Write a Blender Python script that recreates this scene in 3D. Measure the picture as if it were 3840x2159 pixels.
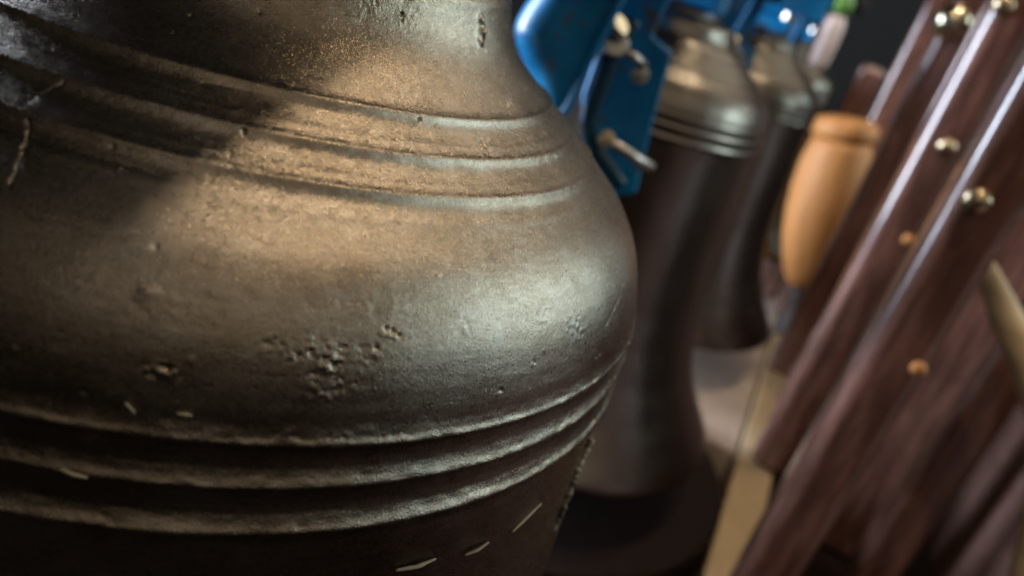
import bpy, bmesh, math, random
import numpy as np
from mathutils import Vector, Matrix

# ------------------------------------------------------------------ reset
for o in list(bpy.data.objects):
    bpy.data.objects.remove(o, do_unlink=True)
scene = bpy.context.scene
col = scene.collection
random.seed(7)
rng = np.random.default_rng(11)
R_ = math.radians

# ------------------------------------------------------------------ camera
# metres; z = 0 is the first of the three lower mouldings of the near bell
cam_d = bpy.data.cameras.new('camera')
cam = bpy.data.objects.new('camera', cam_d); col.objects.link(cam)
cam.matrix_world = Matrix(((0.946741, -0.321997, 0.0,       0.08937),
                           (0.127266,  0.374189, -0.918578, -0.22157),
                           (0.295780,  0.869655, 0.395240,   0.08957),
                           (0, 0, 0, 1)))
cam_d.sensor_width = 36.0
cam_d.lens = 36.0 * 2900.0 / 3840.0
cam_d.clip_start = 0.005
cam_d.clip_end = 60.0
cam_d.dof.use_dof = True
cam_d.dof.focus_distance = 0.167
cam_d.dof.aperture_fstop = 9.0
cam_d.dof.aperture_blades = 0
scene.camera = cam

# ------------------------------------------------------------------ world
world = bpy.data.worlds.new('World'); scene.world = world
world.use_nodes = True
bg = world.node_tree.nodes['Background']
bg.inputs['Color'].default_value = (1.0, 0.80, 0.60, 1)
bg.inputs['Strength'].default_value = 0.012

# ------------------------------------------------------------------ lamps
def aim(o, target):
    d = Vector(target) - o.location
    o.rotation_euler = d.to_track_quat('-Z', 'Y').to_euler()

def polar(az, el, dist, c=(0.08, -0.07, 0.03)):
    az, el = R_(az), R_(el)
    return (c[0] + dist * math.sin(az) * math.cos(el), c[1] + dist * math.cos(az) * math.cos(el), c[2] + dist * math.sin(el))

def area(name, loc, target, sx, sy, watt, colour):
    d = bpy.data.lights.new(name, 'AREA'); d.shape = 'RECTANGLE'; d.size = sx; d.size_y = sy
    d.energy = watt; d.color = colour
    o = bpy.data.objects.new(name, d); col.objects.link(o); o.location = loc; aim(o, target)
    return o

area('window_light', polar(75, 23, 3.0), (0.08, -0.07, 0.03), 2.2, 0.80, 39.0, (0.74, 0.95, 1.0))
area('ceiling_bounce', polar(46, 37, 1.8), (0.08, -0.07, 0.03), 1.7, 0.9, 4.8, (1.0, 0.90, 0.74))
area('rear_window_light', (-1.35, 0.66, 0.14), (0.2, 0.35, 0.0), 0.5, 0.9, 60.0, (0.72, 0.82, 1.0))
area('room_ceiling', polar(165, 50, 1.9), (0.06, -0.09, 0.03), 3.4, 1.5, 8.2, (1.0, 0.84, 0.65))
pl = bpy.data.lights.new('overhead_lamp', 'POINT'); pl.energy = 11.5; pl.color = (1.0, 0.79, 0.56); pl.shadow_soft_size = 0.022
plo = bpy.data.objects.new('overhead_lamp', pl); col.objects.link(plo); plo.location = (0.17, 0.01, 1.05)

pl2 = bpy.data.lights.new('added_fill_lamp', 'POINT'); pl2.energy = 9.0; pl2.color = (1.0, 0.80, 0.58); pl2.shadow_soft_size = 0.05  # added warm fill to brighten the posts, rail and right background
pl2o = bpy.data.objects.new('added_fill_lamp', pl2); col.objects.link(pl2o); pl2o.location = (0.50, 0.45, 1.15)

# ------------------------------------------------------------------ colour management
scene.view_settings.view_transform = 'Standard'
scene.view_settings.look = 'None'
scene.view_settings.exposure = 0.22
scene.view_settings.gamma = 1.0
scene.view_settings.use_curve_mapping = False
scene.render.engine = 'CYCLES'

# ------------------------------------------------------------------ helpers
def tag(o, label=None, cat=None, group=None, kind=None):
    if label: o['label'] = label
    if cat: o['category'] = cat
    if group: o['group'] = group
    if kind: o['kind'] = kind
    return o

def empty(name, loc=(0, 0, 0), rz=0.0, scale=1.0):
    o = bpy.data.objects.new(name, None); col.objects.link(o)
    o.location = loc; o.rotation_euler = (0, 0, rz); o.scale = (scale,) * 3
    o.empty_display_size = 0.02
    return o

def link(name, me, mat=None, parent=None, smooth=True):
    if mat is not None and not me.materials: me.materials.append(mat)
    if smooth:
        me.polygons.foreach_set('use_smooth', np.ones(len(me.polygons), dtype=bool))
    o = bpy.data.objects.new(name, me); col.objects.link(o)
    if parent is not None: o.parent = parent
    return o

def from_bm(name, bm, mat, parent=None, smooth=False, bevel=0.0, seg=3):
    bmesh.ops.recalc_face_normals(bm, faces=bm.faces)
    me = bpy.data.meshes.new(name); bm.to_mesh(me); bm.free()
    o = link(name, me, mat, parent, smooth)
    if bevel > 0:
        m = o.modifiers.new('bevel', 'BEVEL'); m.width = bevel; m.segments = seg; m.limit_method = 'ANGLE'; m.angle_limit = R_(40)
        me.polygons.foreach_set('use_smooth', np.ones(len(me.polygons), dtype=bool))
        w = o.modifiers.new('wn', 'WEIGHTED_NORMAL'); w.keep_sharp = False
    return o

def bm_box(bm, c, s, rot=None):
    m = Matrix.Translation(c) @ (rot if rot else Matrix.Identity(4)) @ Matrix.Diagonal((s[0], s[1], s[2], 1))
    bmesh.ops.create_cube(bm, size=1.0, matrix=m)

def bm_cyl(bm, p0, p1, r0, r1=None, n=24, caps=True):
    p0, p1 = Vector(p0), Vector(p1); d = p1 - p0
    m = Matrix.Translation((p0 + p1) / 2) @ d.to_track_quat('Z', 'Y').to_matrix().to_4x4()
    bmesh.ops.create_cone(bm, cap_ends=caps, segments=n, radius1=r0, radius2=r0 if r1 is None else r1, depth=d.length, matrix=m)

def bm_extrude_outline(bm, pts, y0, y1):
    """pts (x, z) outline, extruded from y0 to y1"""
    a = [bm.verts.new((x, y0, z)) for x, z in pts]; b = [bm.verts.new((x, y1, z)) for x, z in pts]
    bm.faces.new(a); bm.faces.new(b[::-1]); n = len(pts)
    for i in range(n):
        bm.faces.new((a[i], b[i], b[(i + 1) % n], a[(i + 1) % n]))

def bm_tube(bm, path, radii, n=14):
    path = [Vector(p) for p in path]; rings = []
    up = Vector((0.13, 0.9, 0.31)).normalized()
    for i, p in enumerate(path):
        t = (path[min(i + 1, len(path) - 1)] - path[max(i - 1, 0)]).normalized()
        a = t.cross(up).normalized(); b = t.cross(a)
        r = radii[i] if hasattr(radii, '__len__') else radii
        rings.append([bm.verts.new(p + a * (r * math.cos(2 * math.pi * k / n)) + b * (r * math.sin(2 * math.pi * k / n))) for k in range(n)])
    for i in range(len(rings) - 1):
        for k in range(n):
            bm.faces.new((rings[i][k], rings[i][(k + 1) % n], rings[i + 1][(k + 1) % n], rings[i + 1][k]))
    bm.faces.new(rings[0][::-1]); bm.faces.new(rings[-1])

def smooth_path(pts, k=6):
    P = [Vector(p) for p in pts]; out = []
    for i in range(len(P) - 1):
        p0 = P[max(i - 1, 0)]; p1 = P[i]; p2 = P[i + 1]; p3 = P[min(i + 2, len(P) - 1)]
        for j in range(k):
            t = j / k
            out.append(0.5 * ((2 * p1) + (p2 - p0) * t + (2 * p0 - 5 * p1 + 4 * p2 - p3) * t * t + (3 * p1 - p0 - 3 * p2 + p3) * t ** 3))
    out.append(P[-1]); return out

# vectorised value noise -------------------------------------------------
def vnoise(P, seed=0):
    P = np.asarray(P, float); i = np.floor(P).astype(np.int64); f = P - i; f = f * f * f * (f * (f * 6 - 15) + 10)
    def h(a, b, c):
        n = (a * 374761393 + b * 668265263 + c * 2147483647 + seed * 1274126177) & 0xffffffff
        n = ((n ^ (n >> 13)) * 1274126177) & 0xffffffff
        n = ((n ^ (n >> 16)) * 2246822519) & 0xffffffff
        return ((n ^ (n >> 15)) & 0xffffff) / float(0xffffff) * 2 - 1
    x, y, z = i[:, 0], i[:, 1], i[:, 2]; fx, fy, fz = f[:, 0], f[:, 1], f[:, 2]
    def lx(b, c): return h(x, b, c) * (1 - fx) + h(x + 1, b, c) * fx
    return (lx(y, z) * (1 - fy) + lx(y + 1, z) * fy) * (1 - fz) + (lx(y, z + 1) * (1 - fy) + lx(y + 1, z + 1) * fy) * fz

def fbm(P, oct=4, seed=0):
    v = 0; a = 1.0; s = 0
    for k in range(oct):
        v = v + a * vnoise(P * 2 ** k + 17.3 * k, seed + k); s += a; a *= 0.55
    return v / s

# ------------------------------------------------------------------ materials
class NT:
    def __init__(self, name):
        self.m = bpy.data.materials.new(name); self.m.use_nodes = True
        self.t = self.m.node_tree; self.b = self.t.nodes['Principled BSDF']
    def n(self, typ, **kw):
        nd = self.t.nodes.new(typ)
        for k, v in kw.items():
            if k.startswith('i_'): nd.inputs[k[2:].replace('_', ' ')].default_value = v
            else: setattr(nd, k, v)
        return nd
    def l(self, a, b): self.t.links.new(a, b)
    def noise(self, vec, scale, detail=3.0, rough=0.55):
        nd = self.n('ShaderNodeTexNoise'); nd.inputs['Scale'].default_value = scale
        nd.inputs['Detail'].default_value = detail; nd.inputs['Roughness'].default_value = rough
        if vec is not None: self.l(vec, nd.inputs['Vector'])
        return nd.outputs['Fac']
    def ramp(self, fac, stops):
        nd = self.n('ShaderNodeValToRGB'); e = nd.color_ramp.elements
        while len(e) > 1: e.remove(e[-1])
        e[0].position = stops[0][0]; e[0].color = (*stops[0][1], 1)
        for p, c in stops[1:]:
            q = e.new(p); q.color = (*c, 1)
        self.l(fac, nd.inputs['Fac']); return nd.outputs['Color']
    def rng(self, fac, a, b, c, d):
        nd = self.n('ShaderNodeMapRange'); nd.inputs[1].default_value = a; nd.inputs[2].default_value = b
        nd.inputs[3].default_value = c; nd.inputs[4].default_value = d; self.l(fac, nd.inputs[0]); return nd.outputs[0]
    def math(self, op, a, b=None):
        nd = self.n('ShaderNodeMath', operation=op)
        for k, v in enumerate((a, b)):
            if v is None: continue
            if isinstance(v, (int, float)): nd.inputs[k].default_value = v
            else: self.l(v, nd.inputs[k])
        return nd.outputs[0]
    def bump(self, height, strength, dist, prev=None):
        nd = self.n('ShaderNodeBump'); nd.inputs['Strength'].default_value = strength; nd.inputs['Distance'].default_value = dist
        self.l(height, nd.inputs['Height'])
        if prev is not None: self.l(prev, nd.inputs['Normal'])
        return nd.outputs['Normal']

def bronze_material(name, fine=True):
    k = NT(name); tc = k.n('ShaderNodeTexCoord'); P = tc.outputs['Object']; UV = tc.outputs['UV']
    mp = k.n('ShaderNodeMapping'); mp.inputs['Scale'].default_value = (26.0, 620.0, 1.0); k.l(UV, mp.inputs['Vector'])
    streak = k.noise(mp.outputs[0], 1.0, 4.0, 0.6)
    big = k.noise(P, 26.0, 4.0, 0.6)
    mid = k.noise(P, 120.0, 4.0, 0.6)
    grain = k.noise(P, 3300.0, 2.0, 0.6)
    grain2 = k.noise(P, 1250.0, 3.0, 0.6)
    mix = k.math('ADD', k.math('MULTIPLY', big, 0.6), k.math('MULTIPLY', mid, 0.4))
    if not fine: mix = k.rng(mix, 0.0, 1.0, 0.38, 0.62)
    c = k.ramp(mix, [(0.33, (0.165, 0.132, 0.094)), (0.47, (0.225, 0.188, 0.142)), (0.58, (0.265, 0.230, 0.184)), (0.70, (0.26, 0.240, 0.208))])
    dk = k.n('ShaderNodeMix', data_type='RGBA', blend_type='MULTIPLY'); dk.inputs[0].default_value = 1.0
    k.l(c, dk.inputs[6]); k.l(k.ramp(k.math('ADD', k.math('MULTIPLY', streak, 0.6), k.math('MULTIPLY', grain2, 0.4)), [(0.34, (0.74, 0.72, 0.70)), (0.52, (1, 1, 1)), (0.68, (1.12, 1.11, 1.09))]), dk.inputs[7])
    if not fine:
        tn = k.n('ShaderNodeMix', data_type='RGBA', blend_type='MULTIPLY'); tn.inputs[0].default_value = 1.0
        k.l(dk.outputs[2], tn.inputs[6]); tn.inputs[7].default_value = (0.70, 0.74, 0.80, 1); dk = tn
    k.l(dk.outputs[2], k.b.inputs['Base Color'])
    k.b.inputs['Metallic'].default_value = 1.0
    k.l(k.rng(k.math('ADD', k.math('MULTIPLY', big, 0.5), k.math('MULTIPLY', grain2, 0.5)), 0.3, 0.7, 0.23 if fine else 0.28, 0.31 if fine else 0.36), k.b.inputs['Roughness'])
    if fine:
        n1 = k.bump(streak, 0.10, 0.0004)
        n2 = k.bump(grain2, 0.09, 0.0003, n1)
        n3 = k.bump(grain, 0.60, 0.00020, n2)
        k.l(n3, k.b.inputs['Normal'])
    else:
        k.l(k.bump(mid, 0.10, 0.0006), k.b.inputs['Normal'])
    return k.m

def paint_material(name, c0, c1, rough=0.35, wear=None, spec=0.5):
    k = NT(name); tc = k.n('ShaderNodeTexCoord'); P = tc.outputs['Object']
    a = k.noise(P, 60.0, 4.0, 0.6)
    base = k.ramp(a, [(0.35, c0), (0.65, c1)])
    if wear is not None:
        w = k.noise(P, 95.0, 5.0, 0.65)
        mk = k.rng(w, 0.585, 0.63, 0.0, 0.9)
        mx = k.n('ShaderNodeMix', data_type='RGBA'); k.l(mk, mx.inputs[0]); k.l(base, mx.inputs[6]); mx.inputs[7].default_value = (*wear, 1)
        base = mx.outputs[2]
    k.l(base, k.b.inputs['Base Color'])
    k.l(k.rng(a, 0.3, 0.7, rough * 0.8, rough * 1.25), k.b.inputs['Roughness'])
    k.b.inputs['Specular IOR Level'].default_value = spec
    k.l(k.bump(k.noise(P, 320.0, 3.0), 0.15, 0.0006), k.b.inputs['Normal'])
    return k.m

def wood_material(name, c0, c1, c2, rough, coat, axis=(9, 9, 1.2)):
    k = NT(name); tc = k.n('ShaderNodeTexCoord'); P = tc.outputs['Object']
    mp = k.n('ShaderNodeMapping'); mp.inputs['Scale'].default_value = axis; k.l(P, mp.inputs['Vector'])
    g = k.noise(mp.outputs[0], 14.0, 5.0, 0.6)
    k.l(k.ramp(g, [(0.3, c0), (0.5, c1), (0.7, c2)]), k.b.inputs['Base Color'])
    k.l(k.rng(g, 0.3, 0.7, rough * 0.85, rough * 1.2), k.b.inputs['Roughness'])
    k.b.inputs['Coat Weight'].default_value = coat; k.b.inputs['Coat Roughness'].default_value = 0.12
    k.l(k.bump(g, 0.15, 0.001), k.b.inputs['Normal'])
    return k.m

def metal_material(name, c, rough, metallic=1.0):
    k = NT(name); tc = k.n('ShaderNodeTexCoord')
    g = k.noise(tc.outputs['Object'], 240.0, 4.0)
    k.l(k.ramp(g, [(0.3, tuple(v * 0.7 for v in c)), (0.7, c)]), k.b.inputs['Base Color'])
    k.b.inputs['Metallic'].default_value = metallic
    k.l(k.rng(g, 0.3, 0.7, rough * 0.8, rough * 1.3), k.b.inputs['Roughness'])
    return k.m

M = {}
M['bronze'] = bronze_material('weathered cast bronze', True)
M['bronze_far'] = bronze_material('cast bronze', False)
M['blue'] = paint_material('blue enamel', (0.002, 0.17, 0.40), (0.004, 0.24, 0.52), 0.36, (0.10, 0.095, 0.09))
M['teal'] = paint_material('dark teal enamel', (0.004, 0.045, 0.075), (0.005, 0.06, 0.10), 0.22)
M['mahogany'] = wood_material('varnished red brown wood', (0.075, 0.034, 0.027), (0.16, 0.074, 0.054), (0.30, 0.145, 0.105), 0.26, 1.0)
M['darkpanel'] = wood_material('dark panel wood', (0.11, 0.058, 0.046), (0.15, 0.080, 0.062), (0.19, 0.10, 0.078), 0.5, 0.0, (9, 1.2, 9))
M['tan'] = wood_material('tan softwood', (0.42, 0.31, 0.17), (0.54, 0.41, 0.24), (0.62, 0.48, 0.30), 0.6, 0.0, (1.2, 1.2, 9))
M['pale'] = wood_material('pale pinkish board', (0.44, 0.34, 0.26), (0.54, 0.43, 0.34), (0.60, 0.49, 0.40), 0.6, 0.0)
M['orange'] = wood_material('orange maple', (0.42, 0.165, 0.042), (0.54, 0.225, 0.060), (0.58, 0.26, 0.08), 0.6, 0.0)
M['steel'] = metal_material('worn steel', (0.58, 0.55, 0.50), 0.32)
M['brass'] = metal_material('tarnished brass', (0.62, 0.49, 0.31), 0.30)
M['cream'] = metal_material('pale lacquered brass', (0.95, 0.86, 0.62), 0.16)
M['darksteel'] = metal_material('dark steel', (0.10, 0.09, 0.08), 0.45)
M['floor'] = wood_material('dark stained floor', (0.010, 0.006, 0.005), (0.015, 0.009, 0.007), (0.020, 0.012, 0.009), 0.8, 0.0)
M['floor'].node_tree.nodes['Principled BSDF'].inputs['Specular IOR Level'].default_value = 0.15
M['wall'] = paint_material('charcoal wall', (0.018, 0.017, 0.018), (0.026, 0.025, 0.026), 0.8)
M['beam'] = wood_material('dark stained beam', (0.02, 0.014, 0.01), (0.035, 0.024, 0.017), (0.05, 0.034, 0.024), 0.6, 0.0)
M['straw'] = paint_material('dry straw', (0.12, 0.095, 0.06), (0.24, 0.19, 0.125), 0.6)
M['grip'] = paint_material('pale pink plastic', (0.66, 0.52, 0.48), (0.72, 0.58, 0.54), 0.4)
M['green'] = paint_material('leaf green plastic', (0.10, 0.26, 0.04), (0.14, 0.32, 0.06), 0.4)
M['crust'] = paint_material('dry crust', (0.05, 0.04, 0.025), (0.36, 0.31, 0.22), 0.8)

# ------------------------------------------------------------------ the setting
def plane_obj(name, corners, mat, label):
    bm = bmesh.new(); bm.faces.new([bm.verts.new(c) for c in corners])
    o = from_bm(name, bm, mat); tag(o, kind='structure'); return o

plane_obj('floor', [(-6, -4, -0.40), (8, -4, -0.40), (8, 5.0, -0.40), (-6, 5.0, -0.40)], M['floor'], None)
plane_obj('back_wall', [(-6, 3.2, -0.40), (8, 3.2, -0.40), (8, 3.2, 3.0), (-6, 3.2, 3.0)], M['wall'], None)

ROW = R_(-18.0)                       # the row of bells runs 18 degrees right of +y
def row(t, off, z):
    """point along the row: t metres along, off metres to its right"""
    return Vector((0.309 * t + 0.951 * off, 0.951 * t - 0.309 * off, z))

# ------------------------------------------------------------------ bell profile
PROF = [(0.0, .0785), (.030, .0785), (.048, .0783), (.058, .0772), (.0625, .0752), (.0642, .0728), (.0648, .0707), (.0665, .0654), (.0700, .0602), (.0744, .0563), (.0790, .0531),
        (.0832, .0497), (.0876, .0467), (.0918, .0437), (.0958, .0409), (.0998, .0380), (.1042, .0349), (.1085, .0318), (.1128, .0285), (.1166, .0244), (.1203, .0195), (.1228, .0150), (.1246, .0105),
        (.1260, .0060), (.1266, .0034), (.1273, .0014), (.1280, .0004), (.1280, -.0004), (.1270, -.0010), (.1266, -.0022), (.1265, -.0040), (.1268, -.0058), (.1275, -.0074), (.1283, -.0086), (.1286, -.0091), (.1284, -.0097), (.1273, -.0102), (.1270, -.0120), (.1269, -.0142),
        (.1272, -.0160), (.1280, -.0177), (.1289, -.0189), (.1292, -.0194), (.1290, -.0200), (.1279, -.0206), (.1275, -.0230), (.1278, -.034), (.1286, -.052), (.1300, -.071), (.1307, -.0855), (.1318, -.105),
        (.1345, -.15), (.1385, -.19), (.1450, -.225), (.1560, -.262), (.1720, -.295), (.1900, -.322), (.2030, -.339), (.2090, -.349), (.2085, -.3525), (.2050, -.3525),
        (.186, -.327), (.160, -.285), (.140, -.24), (.125, -.17), (.119, -.08), (.117, -.01), (.108, .02), (.085, .042), (.05, .062), (0.0, .066)]
CRESTS = [(.0827, .0496, 0.0010), (.0885, .0455, 0.0003), (.0913, .0437, 0.0010), (.0967, .0398, 0.0003), (.0992, .0381, 0.0011), (.1040, .0348, 0.00015)]

def sample_profile(fine):
    """arc-length sampled profile with bead crests on the dome; returns r, z, nr, nz, s"""
    P = np.array(PROF); d = np.r_[0, np.cumsum(np.hypot(*np.diff(P, axis=0).T))]
    S = np.arange(0, d[-1], 0.0002); r = np.interp(S, d, P[:, 0]); z = np.interp(S, d, P[:, 1])
    k = np.exp(-np.linspace(-2, 2, 9) ** 2); k /= k.sum()
    for _ in range(1):
        r2 = np.convolve(np.pad(r, 4, 'edge'), k, 'valid'); z2 = np.convolve(np.pad(z, 4, 'edge'), k, 'valid')
        r2[:10] = r[:10]; z2[:10] = z[:10]; r2[-10:] = r[-10:]; z2[-10:] = z[-10:]
        r, z = r2, z2
    # wider smoothing above the lower mouldings so the dome is a fair curve
    kk = np.exp(-np.linspace(-2, 2, 61) ** 2); kk /= kk.sum()
    rs = np.convolve(np.pad(r, 30, 'edge'), kk, 'valid'); zs = np.convolve(np.pad(z, 30, 'edge'), kk, 'valid')
    i6 = np.argmax(z < .0075) ; w = np.clip((i6 - np.arange(len(r))) / 25.0, 0, 1) * (np.arange(len(r)) > 340)
    r = r * (1 - w) + rs * w; z = z * (1 - w) + zs * w
    outer = np.argmin(z)
    off = np.zeros_like(r)
    for cr, cz, amp in CRESTS:
        j = np.argmin((r - cr) ** 2 + (z - cz) ** 2); x = (S - S[j]) / 0.001
        off += amp * np.where(x < 0, np.exp(-np.abs(x / 2.0) ** 1.2), np.exp(-np.abs(x / 1.5) ** 1.4))
    tr, tz = np.gradient(r), np.gradient(z); L = np.hypot(tr, tz) + 1e-12
    nr, nz = -tz / L, tr / L
    r = r + nr * off; z = z + nz * off
    tr, tz = np.gradient(r), np.gradient(z); L = np.hypot(tr, tz) + 1e-12
    nr, nz = -tz / L, tr / L
    # pick rows
    idx = [0]; last = 0
    for i in range(1, len(S)):
        vis = (S[i] > .055) and (z[i] > -.105) and (i < outer)
        step = (0.0003 if vis else 0.006) if fine else (0.0011 if (z[i] > -.03 and i < outer and S[i] > .055) else 0.008)
        if S[i] - last >= step - 1e-9: idx.append(i); last = S[i]
    if idx[-1] != len(S) - 1: idx.append(len(S) - 1)
    idx = np.array(idx)
    return np.maximum(r[idx], 0.0), z[idx], nr[idx], nz[idx], S[idx]

def lathe_mesh(name, r, z, th, disp=None, nr=None, nz=None, s=None):
    nR, nT = len(r), len(th)
    T, Rr = np.meshgrid(th, r); Zz = np.repeat(z[:, None], nT, 1)
    if disp is not None:
        Rr = Rr + nr[:, None] * disp; Zz = Zz + nz[:, None] * disp
    co = np.stack([Rr * np.cos(T), Rr * np.sin(T), Zz], -1).reshape(-1, 3)
    i = np.arange(nR - 1)[:, None]; j = np.arange(nT)[None]
    a = i * nT + j; b = i * nT + (j + 1) % nT; c = (i + 1) * nT + (j + 1) % nT; d = (i + 1) * nT + j
    F = np.stack([a, d, c, b], -1).reshape(-1, 4)
    me = bpy.data.meshes.new(name); n = len(F)
    me.vertices.add(len(co)); me.vertices.foreach_set('co', co.astype(np.float32).ravel())
    me.loops.add(n * 4); me.loops.foreach_set('vertex_index', F.astype(np.int32).ravel())
    me.polygons.add(n); me.polygons.foreach_set('loop_start', np.arange(0, n * 4, 4, dtype=np.int32))
    uv = me.uv_layers.new(name='UVMap')
    U = np.repeat(th[None], nR, 0); Vv = np.repeat(s[:, None], nT, 1)
    u = U.ravel()[F]; 
    wrap = (j == nT - 1).repeat(nR - 1, 0).ravel()
    u[wrap, 2] += 2 * math.pi; u[wrap, 3] += 2 * math.pi
    uvs = np.stack([u, Vv.ravel()[F]], -1)
    uv.data.foreach_set('uv', uv_flat(uvs))
    me.update(calc_edges=True); me.validate()
    return me

def uv_flat(a): return np.ascontiguousarray(a, dtype=np.float32).ravel()

# ------------------------------------------------------------------ near bell
def near_bell_mesh():
    r, z, nr, nz, s = sample_profile(True)
    fine = np.radians(np.arange(-100.0, 14.0, 0.15)); rest = np.radians(np.arange(14.0, 260.0, 3.0))
    th = np.r_[fine, rest]
    T, Rr = np.meshgrid(th, r); Zz = np.repeat(z[:, None], len(th), 1)
    P = np.stack([Rr * np.cos(T), Rr * np.sin(T), Zz], -1).reshape(-1, 3)
    Sx = np.repeat(s[:, None], len(th), 1).ravel(); Tt = T.ravel(); Z = Zz.ravel()
    d = 0.00018 * fbm(P * 45, 2, 1) + 0.000015 * fbm(P * 260, 3, 5)
    # brushed / strickle marks running round the bell
    C = np.stack([Tt * 5.0, Sx * 520.0, np.zeros_like(Sx)], -1)
    d += 0.000022 * fbm(C, 3, 9)
    C2 = np.stack([Tt * 16.0, Sx * 1150.0, np.zeros_like(Sx)], -1)
    d += 0.000016 * fbm(C2, 2, 12)
    # mouldings are a little chewed
    chew = np.exp(-((Z - 0.0) / .0035) ** 2) + np.exp(-((Z + .009) / .0035) ** 2) + np.exp(-((Z + .0192) / .0035) ** 2) + 0.6 * np.exp(-((Z - .044) / .008) ** 2)
    C3 = np.stack([Tt * 20.0, Sx * 260.0, np.ones_like(Sx)], -1)
    d += chew * (0.00022 * fbm(C3 * np.array([.5, .7, 1]), 3, 21) + 0.00012 * fbm(C3 * np.array([2.0, 2.2, 1]), 2, 23))
    def at(theta, zz):
        i = np.argmin(np.abs(z[:len(z) // 2 + 200] - zz) + (np.arange(len(z[:len(z) // 2 + 200])) < 20) * 9)
        t = math.radians(theta); return np.array([r[i] * math.cos(t), r[i] * math.sin(t), z[i]]), t
    def near(theta, zz, sx, sy):
        c, t = at(theta, zz); m = np.flatnonzero(((P - c) ** 2).sum(1) < (3.2 * max(sx, sy)) ** 2)
        q = P[m] - c; x = q @ np.array([-math.sin(t), math.cos(t), 0.0])
        y = np.sqrt(np.maximum((q ** 2).sum(1) - x * x, 0)); return m, x, y
    def blob(theta, zz, sx, sy, h, p=2):
        m, x, y = near(theta, zz, sx, sy); d[m] += h * np.exp(-(np.abs(x / sx) ** p + np.abs(y / sy) ** p))
    def scab(theta, zz, sx, sy, h, sc, seed):
        m, x, y = near(theta, zz, sx, sy); k = np.exp(-((x / sx) ** 2 + (y / sy) ** 2) ** 1.5)
        n = fbm(P[m] * sc * np.array([1, 1, 1.5]), 3, seed); k = k * np.clip(0.75 + 1.6 * vnoise(P[m] * sc * .33 + 5.1, seed + 3), 0, 1.3); d[m] += k * h * np.where(n > 0, n * 1.3, n * 1.5)
    # scabs and rough casting skin
    scab(-61.8, .0170, .0060, .0024, .00040, 1050, 31); scab(-58.6, .0128, .0048, .0044, .0004, 1000, 33); scab(-57.5, .0165, .005, .0025, .00035, 1000, 34)
    scab(-71.4, .0112, .0026, .0012, .0006, 800, 35); scab(-66.5, .0350, .012, .010, .00010, 1000, 36); scab(-64, .041, .016, .010, .00006, 1000, 46); scab(-47, .0200, .005, .0035, .00010, 900, 37)
    scab(-35, .0205, .0035, .003, .00016, 900, 38); scab(-30, .0165, .006, .004, .00010, 700, 48); scab(-58, .0240, .012, .004, .00010, 700, 39); scab(-74, .022, .014, .005, .00010, 700, 40)
    scab(-48, .068, .014, .008, .00012, 900, 41); scab(-60, .002, .03, .0014, .00016, 700, 42)
    blob(-73.4, .0214, .0022, .0011, .00022, 3)
    # a string of drips on the neck
    blob(-21.3, .0692, .0011, .0013, .0011); blob(-21.0, .0666, .0014, .0012, .0013); blob(-21.9, .0645, .0011, .0009, .0009); blob(-20.2, .0675, .0008, .0008, .0007)
    # pits
    for th_, z_, s_ in ((-44.4, .0674, .0008), (-44.2, .0662, .0005), (-20.6, .0533, .00075), (-15.2, .0545, .00055), (-7.4, .0548, .0005), (-45.2, .0497, .0008), (-54.2, .0202, .00065), (-53.6, .0199, .0006),
                        (-53.0, .0194, .0005), (-55.1, .0171, .0007), (-68.9, .0438, .0007), (-29, .0545, .0005), (-33, .0330, .0004), (-41.5, .0075, .0005), (-37, .0118, .0004)):
        blob(th_, z_, s_ * .6, s_ * .55, -.0006)
        blob(th_ - 0.4, z_ - s_, s_, s_ * .6, .00018)
    for _ in range(34):
        blob(rng.uniform(-92, -2), rng.uniform(.004, .072), rng.uniform(.0003, .0005), rng.uniform(.0003, .0004), rng.choice([-.0003, .00025]))
    # fine cracks and knocks
    def crack(pts, w, dep, lip=.0):
        pp = []
        for (a0, b0), (a1, b1) in zip(pts[:-1], pts[1:]):
            for q in range(4): pp.append((a0 + (a1 - a0) * q / 4 + rng.uniform(-.22, .22), b0 + (b1 - b0) * q / 4 + rng.uniform(-.00015, .00015)))
        Q = [at(a, b)[0] for a, b in pp + [pts[-1]]]
        lo = np.min(Q, 0) - 6 * w; hi = np.max(Q, 0) + 6 * w
        ix = np.flatnonzero(((P > lo) & (P < hi)).all(1)); Ps = P[ix]; best = np.full(len(ix), 1e9)
        for a, b in zip(Q[:-1], Q[1:]):
            ab = b - a; t = np.clip(((Ps - a) @ ab) / (ab @ ab), 0, 1); best = np.minimum(best, ((Ps - a - t[:, None] * ab) ** 2).sum(1))
        wob = 1 + 0.6 * fbm(Ps * 900, 2, 77)
        dist = np.sqrt(best)
        d[ix] += -dep * wob * np.exp(-(dist / w) ** 2) + lip * np.exp(-((dist - 1.8 * w) / w) ** 2)
    crack([(-88.6, .0380), (-88.2, .0366), (-87.4, .0352), (-87.2, .0335), (-86.7, .0318), (-86.4, .0303)], .00024, .00042, .0)
    crack([(-88.4, .0437), (-88.9, .0425), (-89.6, .0412), (-90.0, .0401)], .00022, .00034, .0)
    crack([(-8.7, .0201), (-12, .0196), (-14.0, .0190)], .0003, .00012); crack([(-17.5, .0172), (-20.0, .0150), (-22.6, .0130)], .0003, .00012)
    crack([(-34.6, .0472), (-34.0, .0460)], .0004, .0006); crack([(-75, .0487), (-66, .0492), (-58, .0488)], .0004, .00012)
    crack([(-95, .0466), (-80, .0470), (-70, .0466)], .0004, .00014); crack([(-95, .0355), (-84, .0362), (-75, .0358)], .0004, .00012)
    mask = ((Z > -.11) & (Z < .0765)) * 1.0
    d = np.clip(d, -.0016, .0022) * mask
    d = d.reshape(len(r), len(th))
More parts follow.
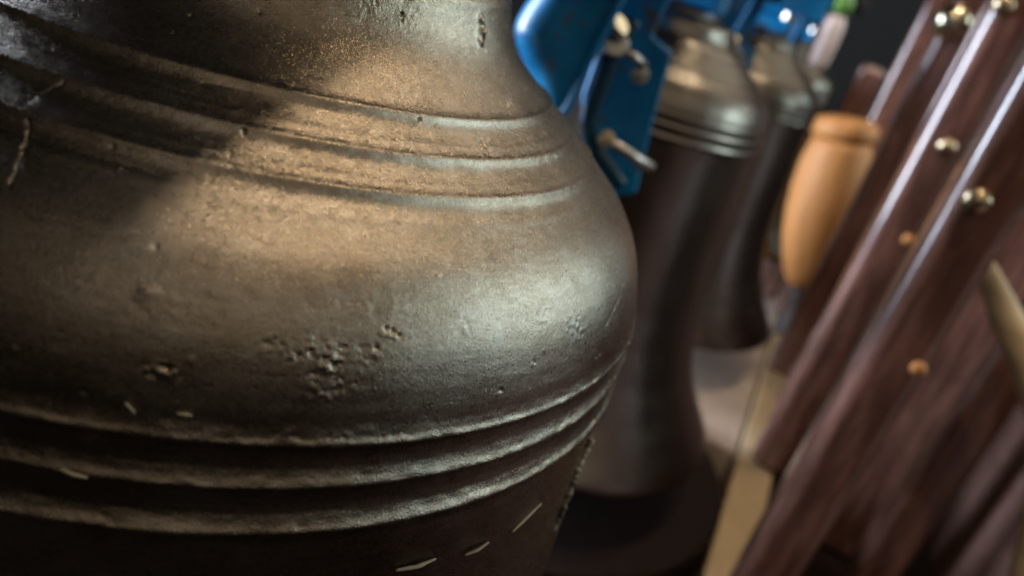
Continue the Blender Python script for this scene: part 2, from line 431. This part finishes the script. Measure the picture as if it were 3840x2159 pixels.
    outer = np.argmin(z); d[outer:] = 0
    me = lathe_mesh('shell', r, z, th, d, nr, nz, s)
    return me

def far_bell_mesh():
    r, z, nr, nz, s = sample_profile(False)
    th = np.linspace(-math.pi, math.pi, 144, endpoint=False)
    T, Rr = np.meshgrid(th, r); Zz = np.repeat(z[:, None], len(th), 1)
    P = np.stack([Rr * np.cos(T), Rr * np.sin(T), Zz], -1).reshape(-1, 3)
    d = (0.0005 * fbm(P * 40, 3, 61)).reshape(len(r), len(th)); d[np.argmin(z):] = 0
    return lathe_mesh('shell', r, z, th, d, nr, nz, s)

def clapper(parent):
    bm = bmesh.new()
    bm_tube(bm, [(0, 0, .058), (0, 0, -.10), (0, 0, -.24), (0, 0, -.27)], [.006, .006, .008, .012], 12)
    bmesh.ops.create_uvsphere(bm, u_segments=20, v_segments=12, radius=.032, matrix=Matrix.Translation((0, 0, -.295)))
    bm_cyl(bm, (0, 0, -.32), (0, 0, -.37), .012, .009, 14)
    return from_bm('clapper', bm, M['darksteel'], parent, smooth=True)

def crown_plate(parent):
    bm = bmesh.new(); bm_cyl(bm, (0, 0, .0786), (0, 0, .0850), .046, .044, 40)
    return from_bm('crown_plate', bm, M['darksteel'], parent, bevel=.001)

bell = empty('bronze_bell')
tag(bell, 'large weathered bronze bell filling the foreground with ringed shoulder', 'bell', 'bells hanging in a row')
shell = link('shell', near_bell_mesh(), M['bronze'], bell)
clapper(bell); crown_plate(bell)
# crusty streak that clings to the bell's flank
def surf(theta, z, lift=0.0):
    r, zz = np.array(PROF)[:56].T
    order = np.argsort(zz[6:]); rr = np.interp(z, zz[6:][order], r[6:][order]) + lift
    t = math.radians(theta); return Vector((rr * math.cos(t), rr * math.sin(t), z))
bm = bmesh.new()
pts = smooth_path([surf(-12.2, -.0318, .0006), surf(-11.8, -.0345, .0006), surf(-12.6, -.039, .0003), surf(-13.6, -.0435, .0003), surf(-14.0, -.048, .0003), surf(-15.2, -.0525, .0003), surf(-15.0, -.0565, .0003), surf(-16.2, -.0600, .0)], 9)
rad = [0.0005 + 0.0006 * abs(math.sin(i * 0.37) * math.cos(i * .83)) + random.uniform(0, .0003) for i in range(len(pts))]
bm_tube(bm, [p + Vector((random.uniform(-1, 1), random.uniform(-1, 1), random.uniform(-1, 1))) * .0004 for p in pts], rad, 8)
from_bm('crust', bm, M['crust'], bell, smooth=True)

# ------------------------------------------------------------------ bells further along the row
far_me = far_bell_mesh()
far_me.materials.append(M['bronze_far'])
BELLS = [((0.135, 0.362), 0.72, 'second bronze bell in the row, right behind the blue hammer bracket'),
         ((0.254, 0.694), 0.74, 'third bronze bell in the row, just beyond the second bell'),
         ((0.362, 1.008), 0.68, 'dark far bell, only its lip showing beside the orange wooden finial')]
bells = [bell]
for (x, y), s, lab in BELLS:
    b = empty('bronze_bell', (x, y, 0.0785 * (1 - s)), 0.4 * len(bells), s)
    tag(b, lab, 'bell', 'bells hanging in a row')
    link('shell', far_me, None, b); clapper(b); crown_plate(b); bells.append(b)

# ------------------------------------------------------------------ beam and yokes the bells hang from
bm = bmesh.new()
c = row(0.80, 0.024, .215); bm_box(bm, c, (0.100, 2.6, 0.07), Matrix.Rotation(ROW, 4, 'Z'))
beam = from_bm('hanging_beam', bm, M['beam'], bevel=.003)
tag(beam, 'dark wooden beam over the bell row, casting the shadow on the near bell', 'beam')

def hex_bolt(parent, c, axis, r, h, mat, name='bolt'):
    bm = bmesh.new(); c = Vector(c); a = Vector(axis).normalized()
    bm_cyl(bm, c, c + a * h, r, r * .92, 6); bm_cyl(bm, c - a * h * .25, c + a * h * .1, r * 1.45, None, 20)
    return from_bm(name, bm, mat, parent, bevel=r * .12, seg=2)

def make_yoke(loc, rz, s, top, lab):
    y = empty('bell_yoke', loc, rz, s); tag(y, lab, 'yoke', 'blue yokes over the bells')
    t = top / s
    bm = bmesh.new(); bm_box(bm, (0, 0, (.0025 + .022) / 2), (.086, .060, .0195)); from_bm('foot', bm, M['blue'], y, bevel=.004)
    bm = bmesh.new(); bm_box(bm, (0, 0, (.022 + t) / 2), (.050, .030, t - .022)); from_bm('stem', bm, M['blue'], y, bevel=.004)
    for sx in (-1, 1):
        for sy in (-1, 1):
            hex_bolt(y, (sx * .033, sy * .020, .022), (0, 0, 1), .0062, .009, M['steel'])
    return y
BEAM_BOTTOM = .180
YL = ['blue steel yoke bolted over the large foreground bell', 'blue steel yoke with bright bolts on top of the second bell', 'blue steel yoke with bright bolts on top of the third bell', 'blue steel yoke over the farthest bell, mostly hidden']
for b, lab in zip(bells, YL):
    s = b.scale[0]; zt = b.location.z + .0850 * s
    make_yoke((b.location.x, b.location.y, zt - .0015 * s), ROW, s, BEAM_BOTTOM - zt, lab)

# ------------------------------------------------------------------ blue hammer brackets between the bells
def arc_pts(pts): return pts
def make_bracket(loc, s, lab):
    h = empty('hammer_bracket', loc, 0, s); tag(h, lab, 'bracket', 'blue hammer brackets between the bells')
    T = (BEAM_BOTTOM - loc[2]) / s
    ox, oy = .10, .235
    def P(x, z): return (x - ox, z)
    bm = bmesh.new()
    body = [P(.060, .118), P(.0515, .075), P(.0462, .058), P(.0446, .047), P(.0478, .039), P(.0535, .0315), P(.0605, .0245), P(.070, .013), P(.0765, .006), P(.0835, .0045), P(.0878, .0105), P(.0915, .050), P(.0965, .0772), P(.100, .118)]
    body = smooth_path([(x, 0, z) for x, z in body] + [(body[0][0], 0, body[0][1])], 4)[:-1]
    nb = len(body); loops = []
    for ph in [-90, -70, -52, -36, -22, -10, 0, 15, 35, 60, 90]:
        f = R_(ph); lp = []
        for i, p in enumerate(body):
            tng = (body[(i + 1) % nb] - body[i - 1]).normalized(); nrm = Vector((-tng.z, 0, tng.x))
            if nrm.dot(Vector((p.x + .028, 0, p.z - .06))) > 0: nrm = -nrm
            wl = max(0.12, min(1.0, (-.012 - p.x) / .026)) * (1.0 if p.z < .11 else 0.0)
            lp.append(bm.verts.new((p.x + nrm.x * .017 * wl * (1 - math.cos(f)), -.009 + .021 * math.sin(f), p.z + nrm.z * .017 * wl * (1 - math.cos(f)))))
        loops.append(lp)
    for a, b in zip(loops[:-1], loops[1:]):
        for i in range(nb): bm.faces.new((a[i], a[(i + 1) % nb], b[(i + 1) % nb], b[i]))
    bm.faces.new(loops[0][::-1]); bm.faces.new(loops[-1])
    o = from_bm('casting', bm, M['blue'], h, smooth=True)
    bm = bmesh.new()                                                     # raised rim down the right-hand edge
    bm_tube(bm, smooth_path([(.1000 - ox, -.0305, .116), (.0945 - ox, -.0305, .078), (.0900 - ox, -.0305, .048), (.0868 - ox, -.0300, .020), (.083 - ox, -.029, .008)], 6), .0024, 10)
    from_bm('rim', bm, M['blue'], h, smooth=True)
    bm = bmesh.new()                                                     # notched plate behind
    plate = [P(.092, .118), P(.092, .020), P(.100, -.006), P(.118, -.024), P(.1345, -.0318), P(.1435, -.0270), P(.1372, .018), P(.1337, .0585), P(.1195, .0632), P(.1203, .0749), P(.1215, .0843), P(.1225, .118)]
    bm_extrude_outline(bm, plate, .016, .026)
    from_bm('rear_plate', bm, M['blue'], h, bevel=.0022, seg=3)
    bm = bmesh.new()                                                     # head block that meets the beam
    bm_box(bm, (-.008, .0, (.116 + T) / 2), (.085, .05, T - .116)); from_bm('mount', bm, M['blue'], h, bevel=.003)
    bm = bmesh.new()                                                     # bent push rod
    bm_tube(bm, smooth_path([(.1045 - ox, -.012, .070), (.1010 - ox, -.013, .052), (.1005 - ox, -.013, .028), (.1015 - ox, -.013, .010), (.1065 - ox, -.013, -.001), (.118 - ox, -.012, -.010), (.130 - ox, -.010, -.0185)], 7), .0050, 14)
    from_bm('push_rod', bm, M['teal'], h, smooth=True)
    bm = bmesh.new(); bm_cyl(bm, (.1004 - ox, -.020, .0560), (.1004 - ox, -.004, .0515), .0068, .0062, 20)
    from_bm('collar', bm, M['steel'], h, bevel=.001)
    bm = bmesh.new()                                                     # lever at the foot of the rod
    bm_tube(bm, [(.108 - ox, -.016, .0060), (.120 - ox, -.016, .0035), (.1435 - ox, -.014, -.0025)], [.0030, .0032, .0034], 12); from_bm('lever', bm, M['steel'], h, smooth=True)
    bm = bmesh.new()
    bm_tube(bm, [(.103 - ox, -.014, .0535), (.112 - ox, -.010, .0520), (.1195 - ox, -.006, .0485)], [.0026, .0024, .0024], 10); from_bm('arm', bm, M['steel'], h, smooth=True)
    bm = bmesh.new(); fn = Vector((.55, -.45, .70)).normalized(); fc = Vector((.0992 - ox, -.026, .0668))
    bm_cyl(bm, fc - fn * .004, fc, .0064, .0060, 24); from_bm('cap_nut', bm, M['cream'], h, bevel=.0007, seg=2)
    hex_bolt(h, (.1190 - ox, -.004, .0430), (0.1, -1, .2), .0035, .005, M['steel']); hex_bolt(h, (.1125 - ox, -.018, .0060), (0, -1, .3), .0034, .005, M['brass'])
    return h
make_bracket((.10, .235, 0.0), 1.0, 'blue hammer bracket just behind the foreground bell, with teal rod and cap nut')
make_bracket((.207, .531, 0.022), .72, 'blue hammer bracket standing behind the neck of the second bell')
make_bracket((.328, .868, 0.0204), .74, 'farthest blue hammer bracket, behind the neck of the third bell')

# ------------------------------------------------------------------ wooden frame right of the bells
bm = bmesh.new()
bm_box(bm, (.0185, .36, -.05), (.037, 2.12, .10))
rail = from_bm('sill_rail', bm, M['tan'], bevel=.003); rail.location = (.306 + .286 * .62, .279 + .958 * .62, -.30); rail.rotation_euler = (0, 0, R_(-16.6))
tag(rail, 'tan wooden sill rail running below the bells under the posts', 'rail')
bm = bmesh.new(); bm_box(bm, (-.050, .475, .049), (.095, .95, .098))
pb = from_bm('pale_plank', bm, M['pale'], bevel=.002); pb.location = (.3625, .470, -.3995); pb.rotation_euler = (0, 0, R_(-16.6))
tag(pb, 'thick pale pinkish plank lying on the floor beside the tan rail', 'plank')

bm = bmesh.new(); bm_cyl(bm, (0, 0, .0006), (0, 0, .112), .190, .188, 72)
dr = from_bm('round_base', bm, M['floor'], bevel=.004); dr.location = (.140, .385, -.40)
tag(dr, 'dark round wooden base below the second bell', 'base')

def post(az, d, w, dep, z1, lab, bolts=(), bev=.011, z0=-.30):
    x = .08937 + d * math.sin(R_(az)); y = -.22157 + d * math.cos(R_(az))
    p = empty('wooden_post', (x, y, -.30), R_(-17)); tag(p, lab, 'post', 'varnished posts beside the bells')
    bm = bmesh.new(); bm_box(bm, (0, 0, (z1 - z0) / 2 + z0 + .3008), (w, dep, z1 - z0)); from_bm('shaft', bm, M['mahogany'], p, bevel=bev, seg=6)
    for bx, bz, br, mt in bolts:
        bm = bmesh.new()
        bmesh.ops.create_uvsphere(bm, u_segments=20, v_segments=14, radius=br, matrix=Matrix.Translation((bx, -dep / 2, bz + .30)) @ Matrix.Diagonal((1, .8, 1, 1)))
        from_bm('bolt', bm, M[mt], p, smooth=True)
    return p
post(27.5, .50, .038, .036, .34, 'nearest dark varnished post, farthest right, running down to the tan rail', [(-.006, .040, .0075, 'brass'), (.012, -.058, .0045, 'orange')])  # the orange bead is a glint put into colour
post(23.7, .75, .036, .036, .34, 'second varnished post, just left of the nearest post', [(.003, .045, .0075, 'brass'), (.012, -.036, .005, 'orange'), (-.010, .155, .008, 'brass')])  # its orange bead likewise paints a glint on the wood
post(21.9, 1.00, .052, .036, .34, 'broad reddish varnished post behind the orange finial', [(-.018, .148, .019, 'cream'), (.020, .02, .004, 'steel')], .010)
post(18.0, 1.28, .040, .036, .080, 'short varnished post with its top end showing, left of broad post')

post(22.7, .92, .020, .030, .34, 'slim varnished batten between the broad post and the second post', (), .005)
post(20.2, 1.235, .052, .030, .34, 'red brown post rising behind and right of the orange finial', (), .010)
post(31.0, .86, .075, .036, .34, 'wide dark red brown board seen in the gap right of the nearest post', (), .008, -.3995)
post(33.6, .72, .034, .040, .34, 'dark red brown post at the right edge behind the pale lever', (), .006, -.3995)

bm = bmesh.new(); bm_box(bm, (0, 0, 0), (.30, .018, .52))
sp = from_bm('side_panel', bm, M['mahogany'], bevel=.002); sp.location = (.665, .600, .10); sp.rotation_euler = (0, 0, R_(-25))
tag(sp, 'dark red brown wooden panel behind the nearest post at far right', 'panel')

bm = bmesh.new(); bm_box(bm, (0, 0, 0), (.018, 1.9, .420))
lp = from_bm('low_panel', bm, M['darkpanel'], bevel=.002); lp.location = row(.72, .46, -.1895); lp.rotation_euler = (0, 0, ROW)  # raised so that it also keeps window light off the far bells
tag(lp, 'low dark brown panel running behind the posts at lower right', 'panel')

# orange turned finial
mal = empty('wooden_finial', (.486, .858, -.226), 0.0, 1.36); mal.rotation_euler = (0, R_(-11), R_(-17)); tag(mal, 'orange turned wooden finial with rounded belly, left of the broad post', 'finial')
def lathe_bm(pts, n=32, sx=1.0, sy=1.0):
    bm = bmesh.new(); rings = []
    for r, z in pts:
        rings.append([bm.verts.new((r * sx * math.cos(2 * math.pi * k / n), r * sy * math.sin(2 * math.pi * k / n), z)) for k in range(n)])
    for a, b in zip(rings[:-1], rings[1:]):
        for k in range(n): bm.faces.new((a[k], a[(k + 1) % n], b[(k + 1) % n], b[k]))
    bm.faces.new(rings[0][::-1]); bm.faces.new(rings[-1]); return bm
from_bm('head', lathe_bm([(.010, 0), (.016, .002), (.021, .010), (.028, .028), (.034, .054), (.0365, .080), (.0365, .105), (.034, .130), (.030, .147), (.0275, .156)]), M['orange'], mal, smooth=True)
from_bm('collar', lathe_bm([(.0255, .1562), (.030, .158), (.0315, .164), (.0305, .172), (.026, .176), (.018, .178)]), M['orange'], mal, smooth=True)
from_bm('stem', lathe_bm([(.020, -.0557), (.018, -.045), (.012, -.03), (.010, -.015), (.013, -.004), (.0095, .0)]), M['beam'], mal, smooth=True)  # added stem, its dark colour stands in for shadow beneath the head

# pale grip above the third bell
g = empty('pale_grip', (.368, .860, .055), R_(-17)); tag(g, 'pale pink rounded grip with green cap above the third bell', 'grip')
from_bm('grip', lathe_bm([(.006, 0), (.012, .003), (.0155, .012), (.0160, .035), (.0155, .058), (.012, .068), (.008, .071)]), M['grip'], g, smooth=True)
from_bm('cap', lathe_bm([(.010, .0712), (.014, .073), (.014, .088), (.010, .094), (.005, .125)]), M['green'], g, smooth=True)

# pale lever at the right-hand side
bm = bmesh.new(); bm_tube(bm, smooth_path([(.400, .350, -.006), (.414, .341, -.022), (.436, .328, -.046), (.458, .313, -.070), (.490, .29, -.12), (.52, .26, -.24), (.53, .24, -.3985)], 4), [.004 + .0075 * min(1, i / 8) for i in range(25)], 16)
lv = from_bm('wooden_lever', bm, M['tan'], smooth=True); tag(lv, 'slanting pale wooden lever at the right edge beside the dark panel', 'lever')

# ------------------------------------------------------------------ straw flecks stuck to the near bell
def fleck(a, b, w, lab, bend=0.0):
    p0 = surf(a[0], a[1], .0005); p1 = surf(b[0], b[1], .0005)
    n = Vector((p0.x + p1.x, p0.y + p1.y, 0)).normalized(); m = (p0 + p1) / 2 + n * bend
    pts = smooth_path([p0, (p0 + m) / 2, m, (m + p1) / 2, p1], 3); k = len(pts)
    bm = bmesh.new(); bm_tube(bm, pts, [w * (0.55 + 0.45 * math.sin(math.pi * (i + .5) / k)) * random.uniform(.85, 1.1) for i in range(k)], 7)
    o = from_bm('straw_fleck', bm, M['straw'], smooth=True); tag(o, lab, 'straw', 'straw flecks stuck to the near bell'); return o
fleck((-32.2, -.0385), (-27.0, -.0352), .00042, 'longest pale straw sliver on the bell flank, below the lowest ring at right')
fleck((-39.7, -.0378), (-36.3, -.0372), .00046, 'short straw sliver on the bell flank, middle one of three below rings', .0004)
fleck((-48.4, -.0350), (-43.8, -.0352), .00050, 'curved straw sliver at the bottom edge, leftmost of three below rings', .0006)
fleck((-77.2, -.0084), (-75.2, -.0090), .00040, 'tiny pale straw lying on the middle lower ring, far left', .0003)
fleck((-73.5, .0054), (-72.7, .0038), .00032, 'tiny upright straw bit above the lower rings, left of its neighbour')
fleck((-69.9, .0047), (-68.8, .0046), .00038, 'tiny level straw bit above the lower rings, right of its neighbour')
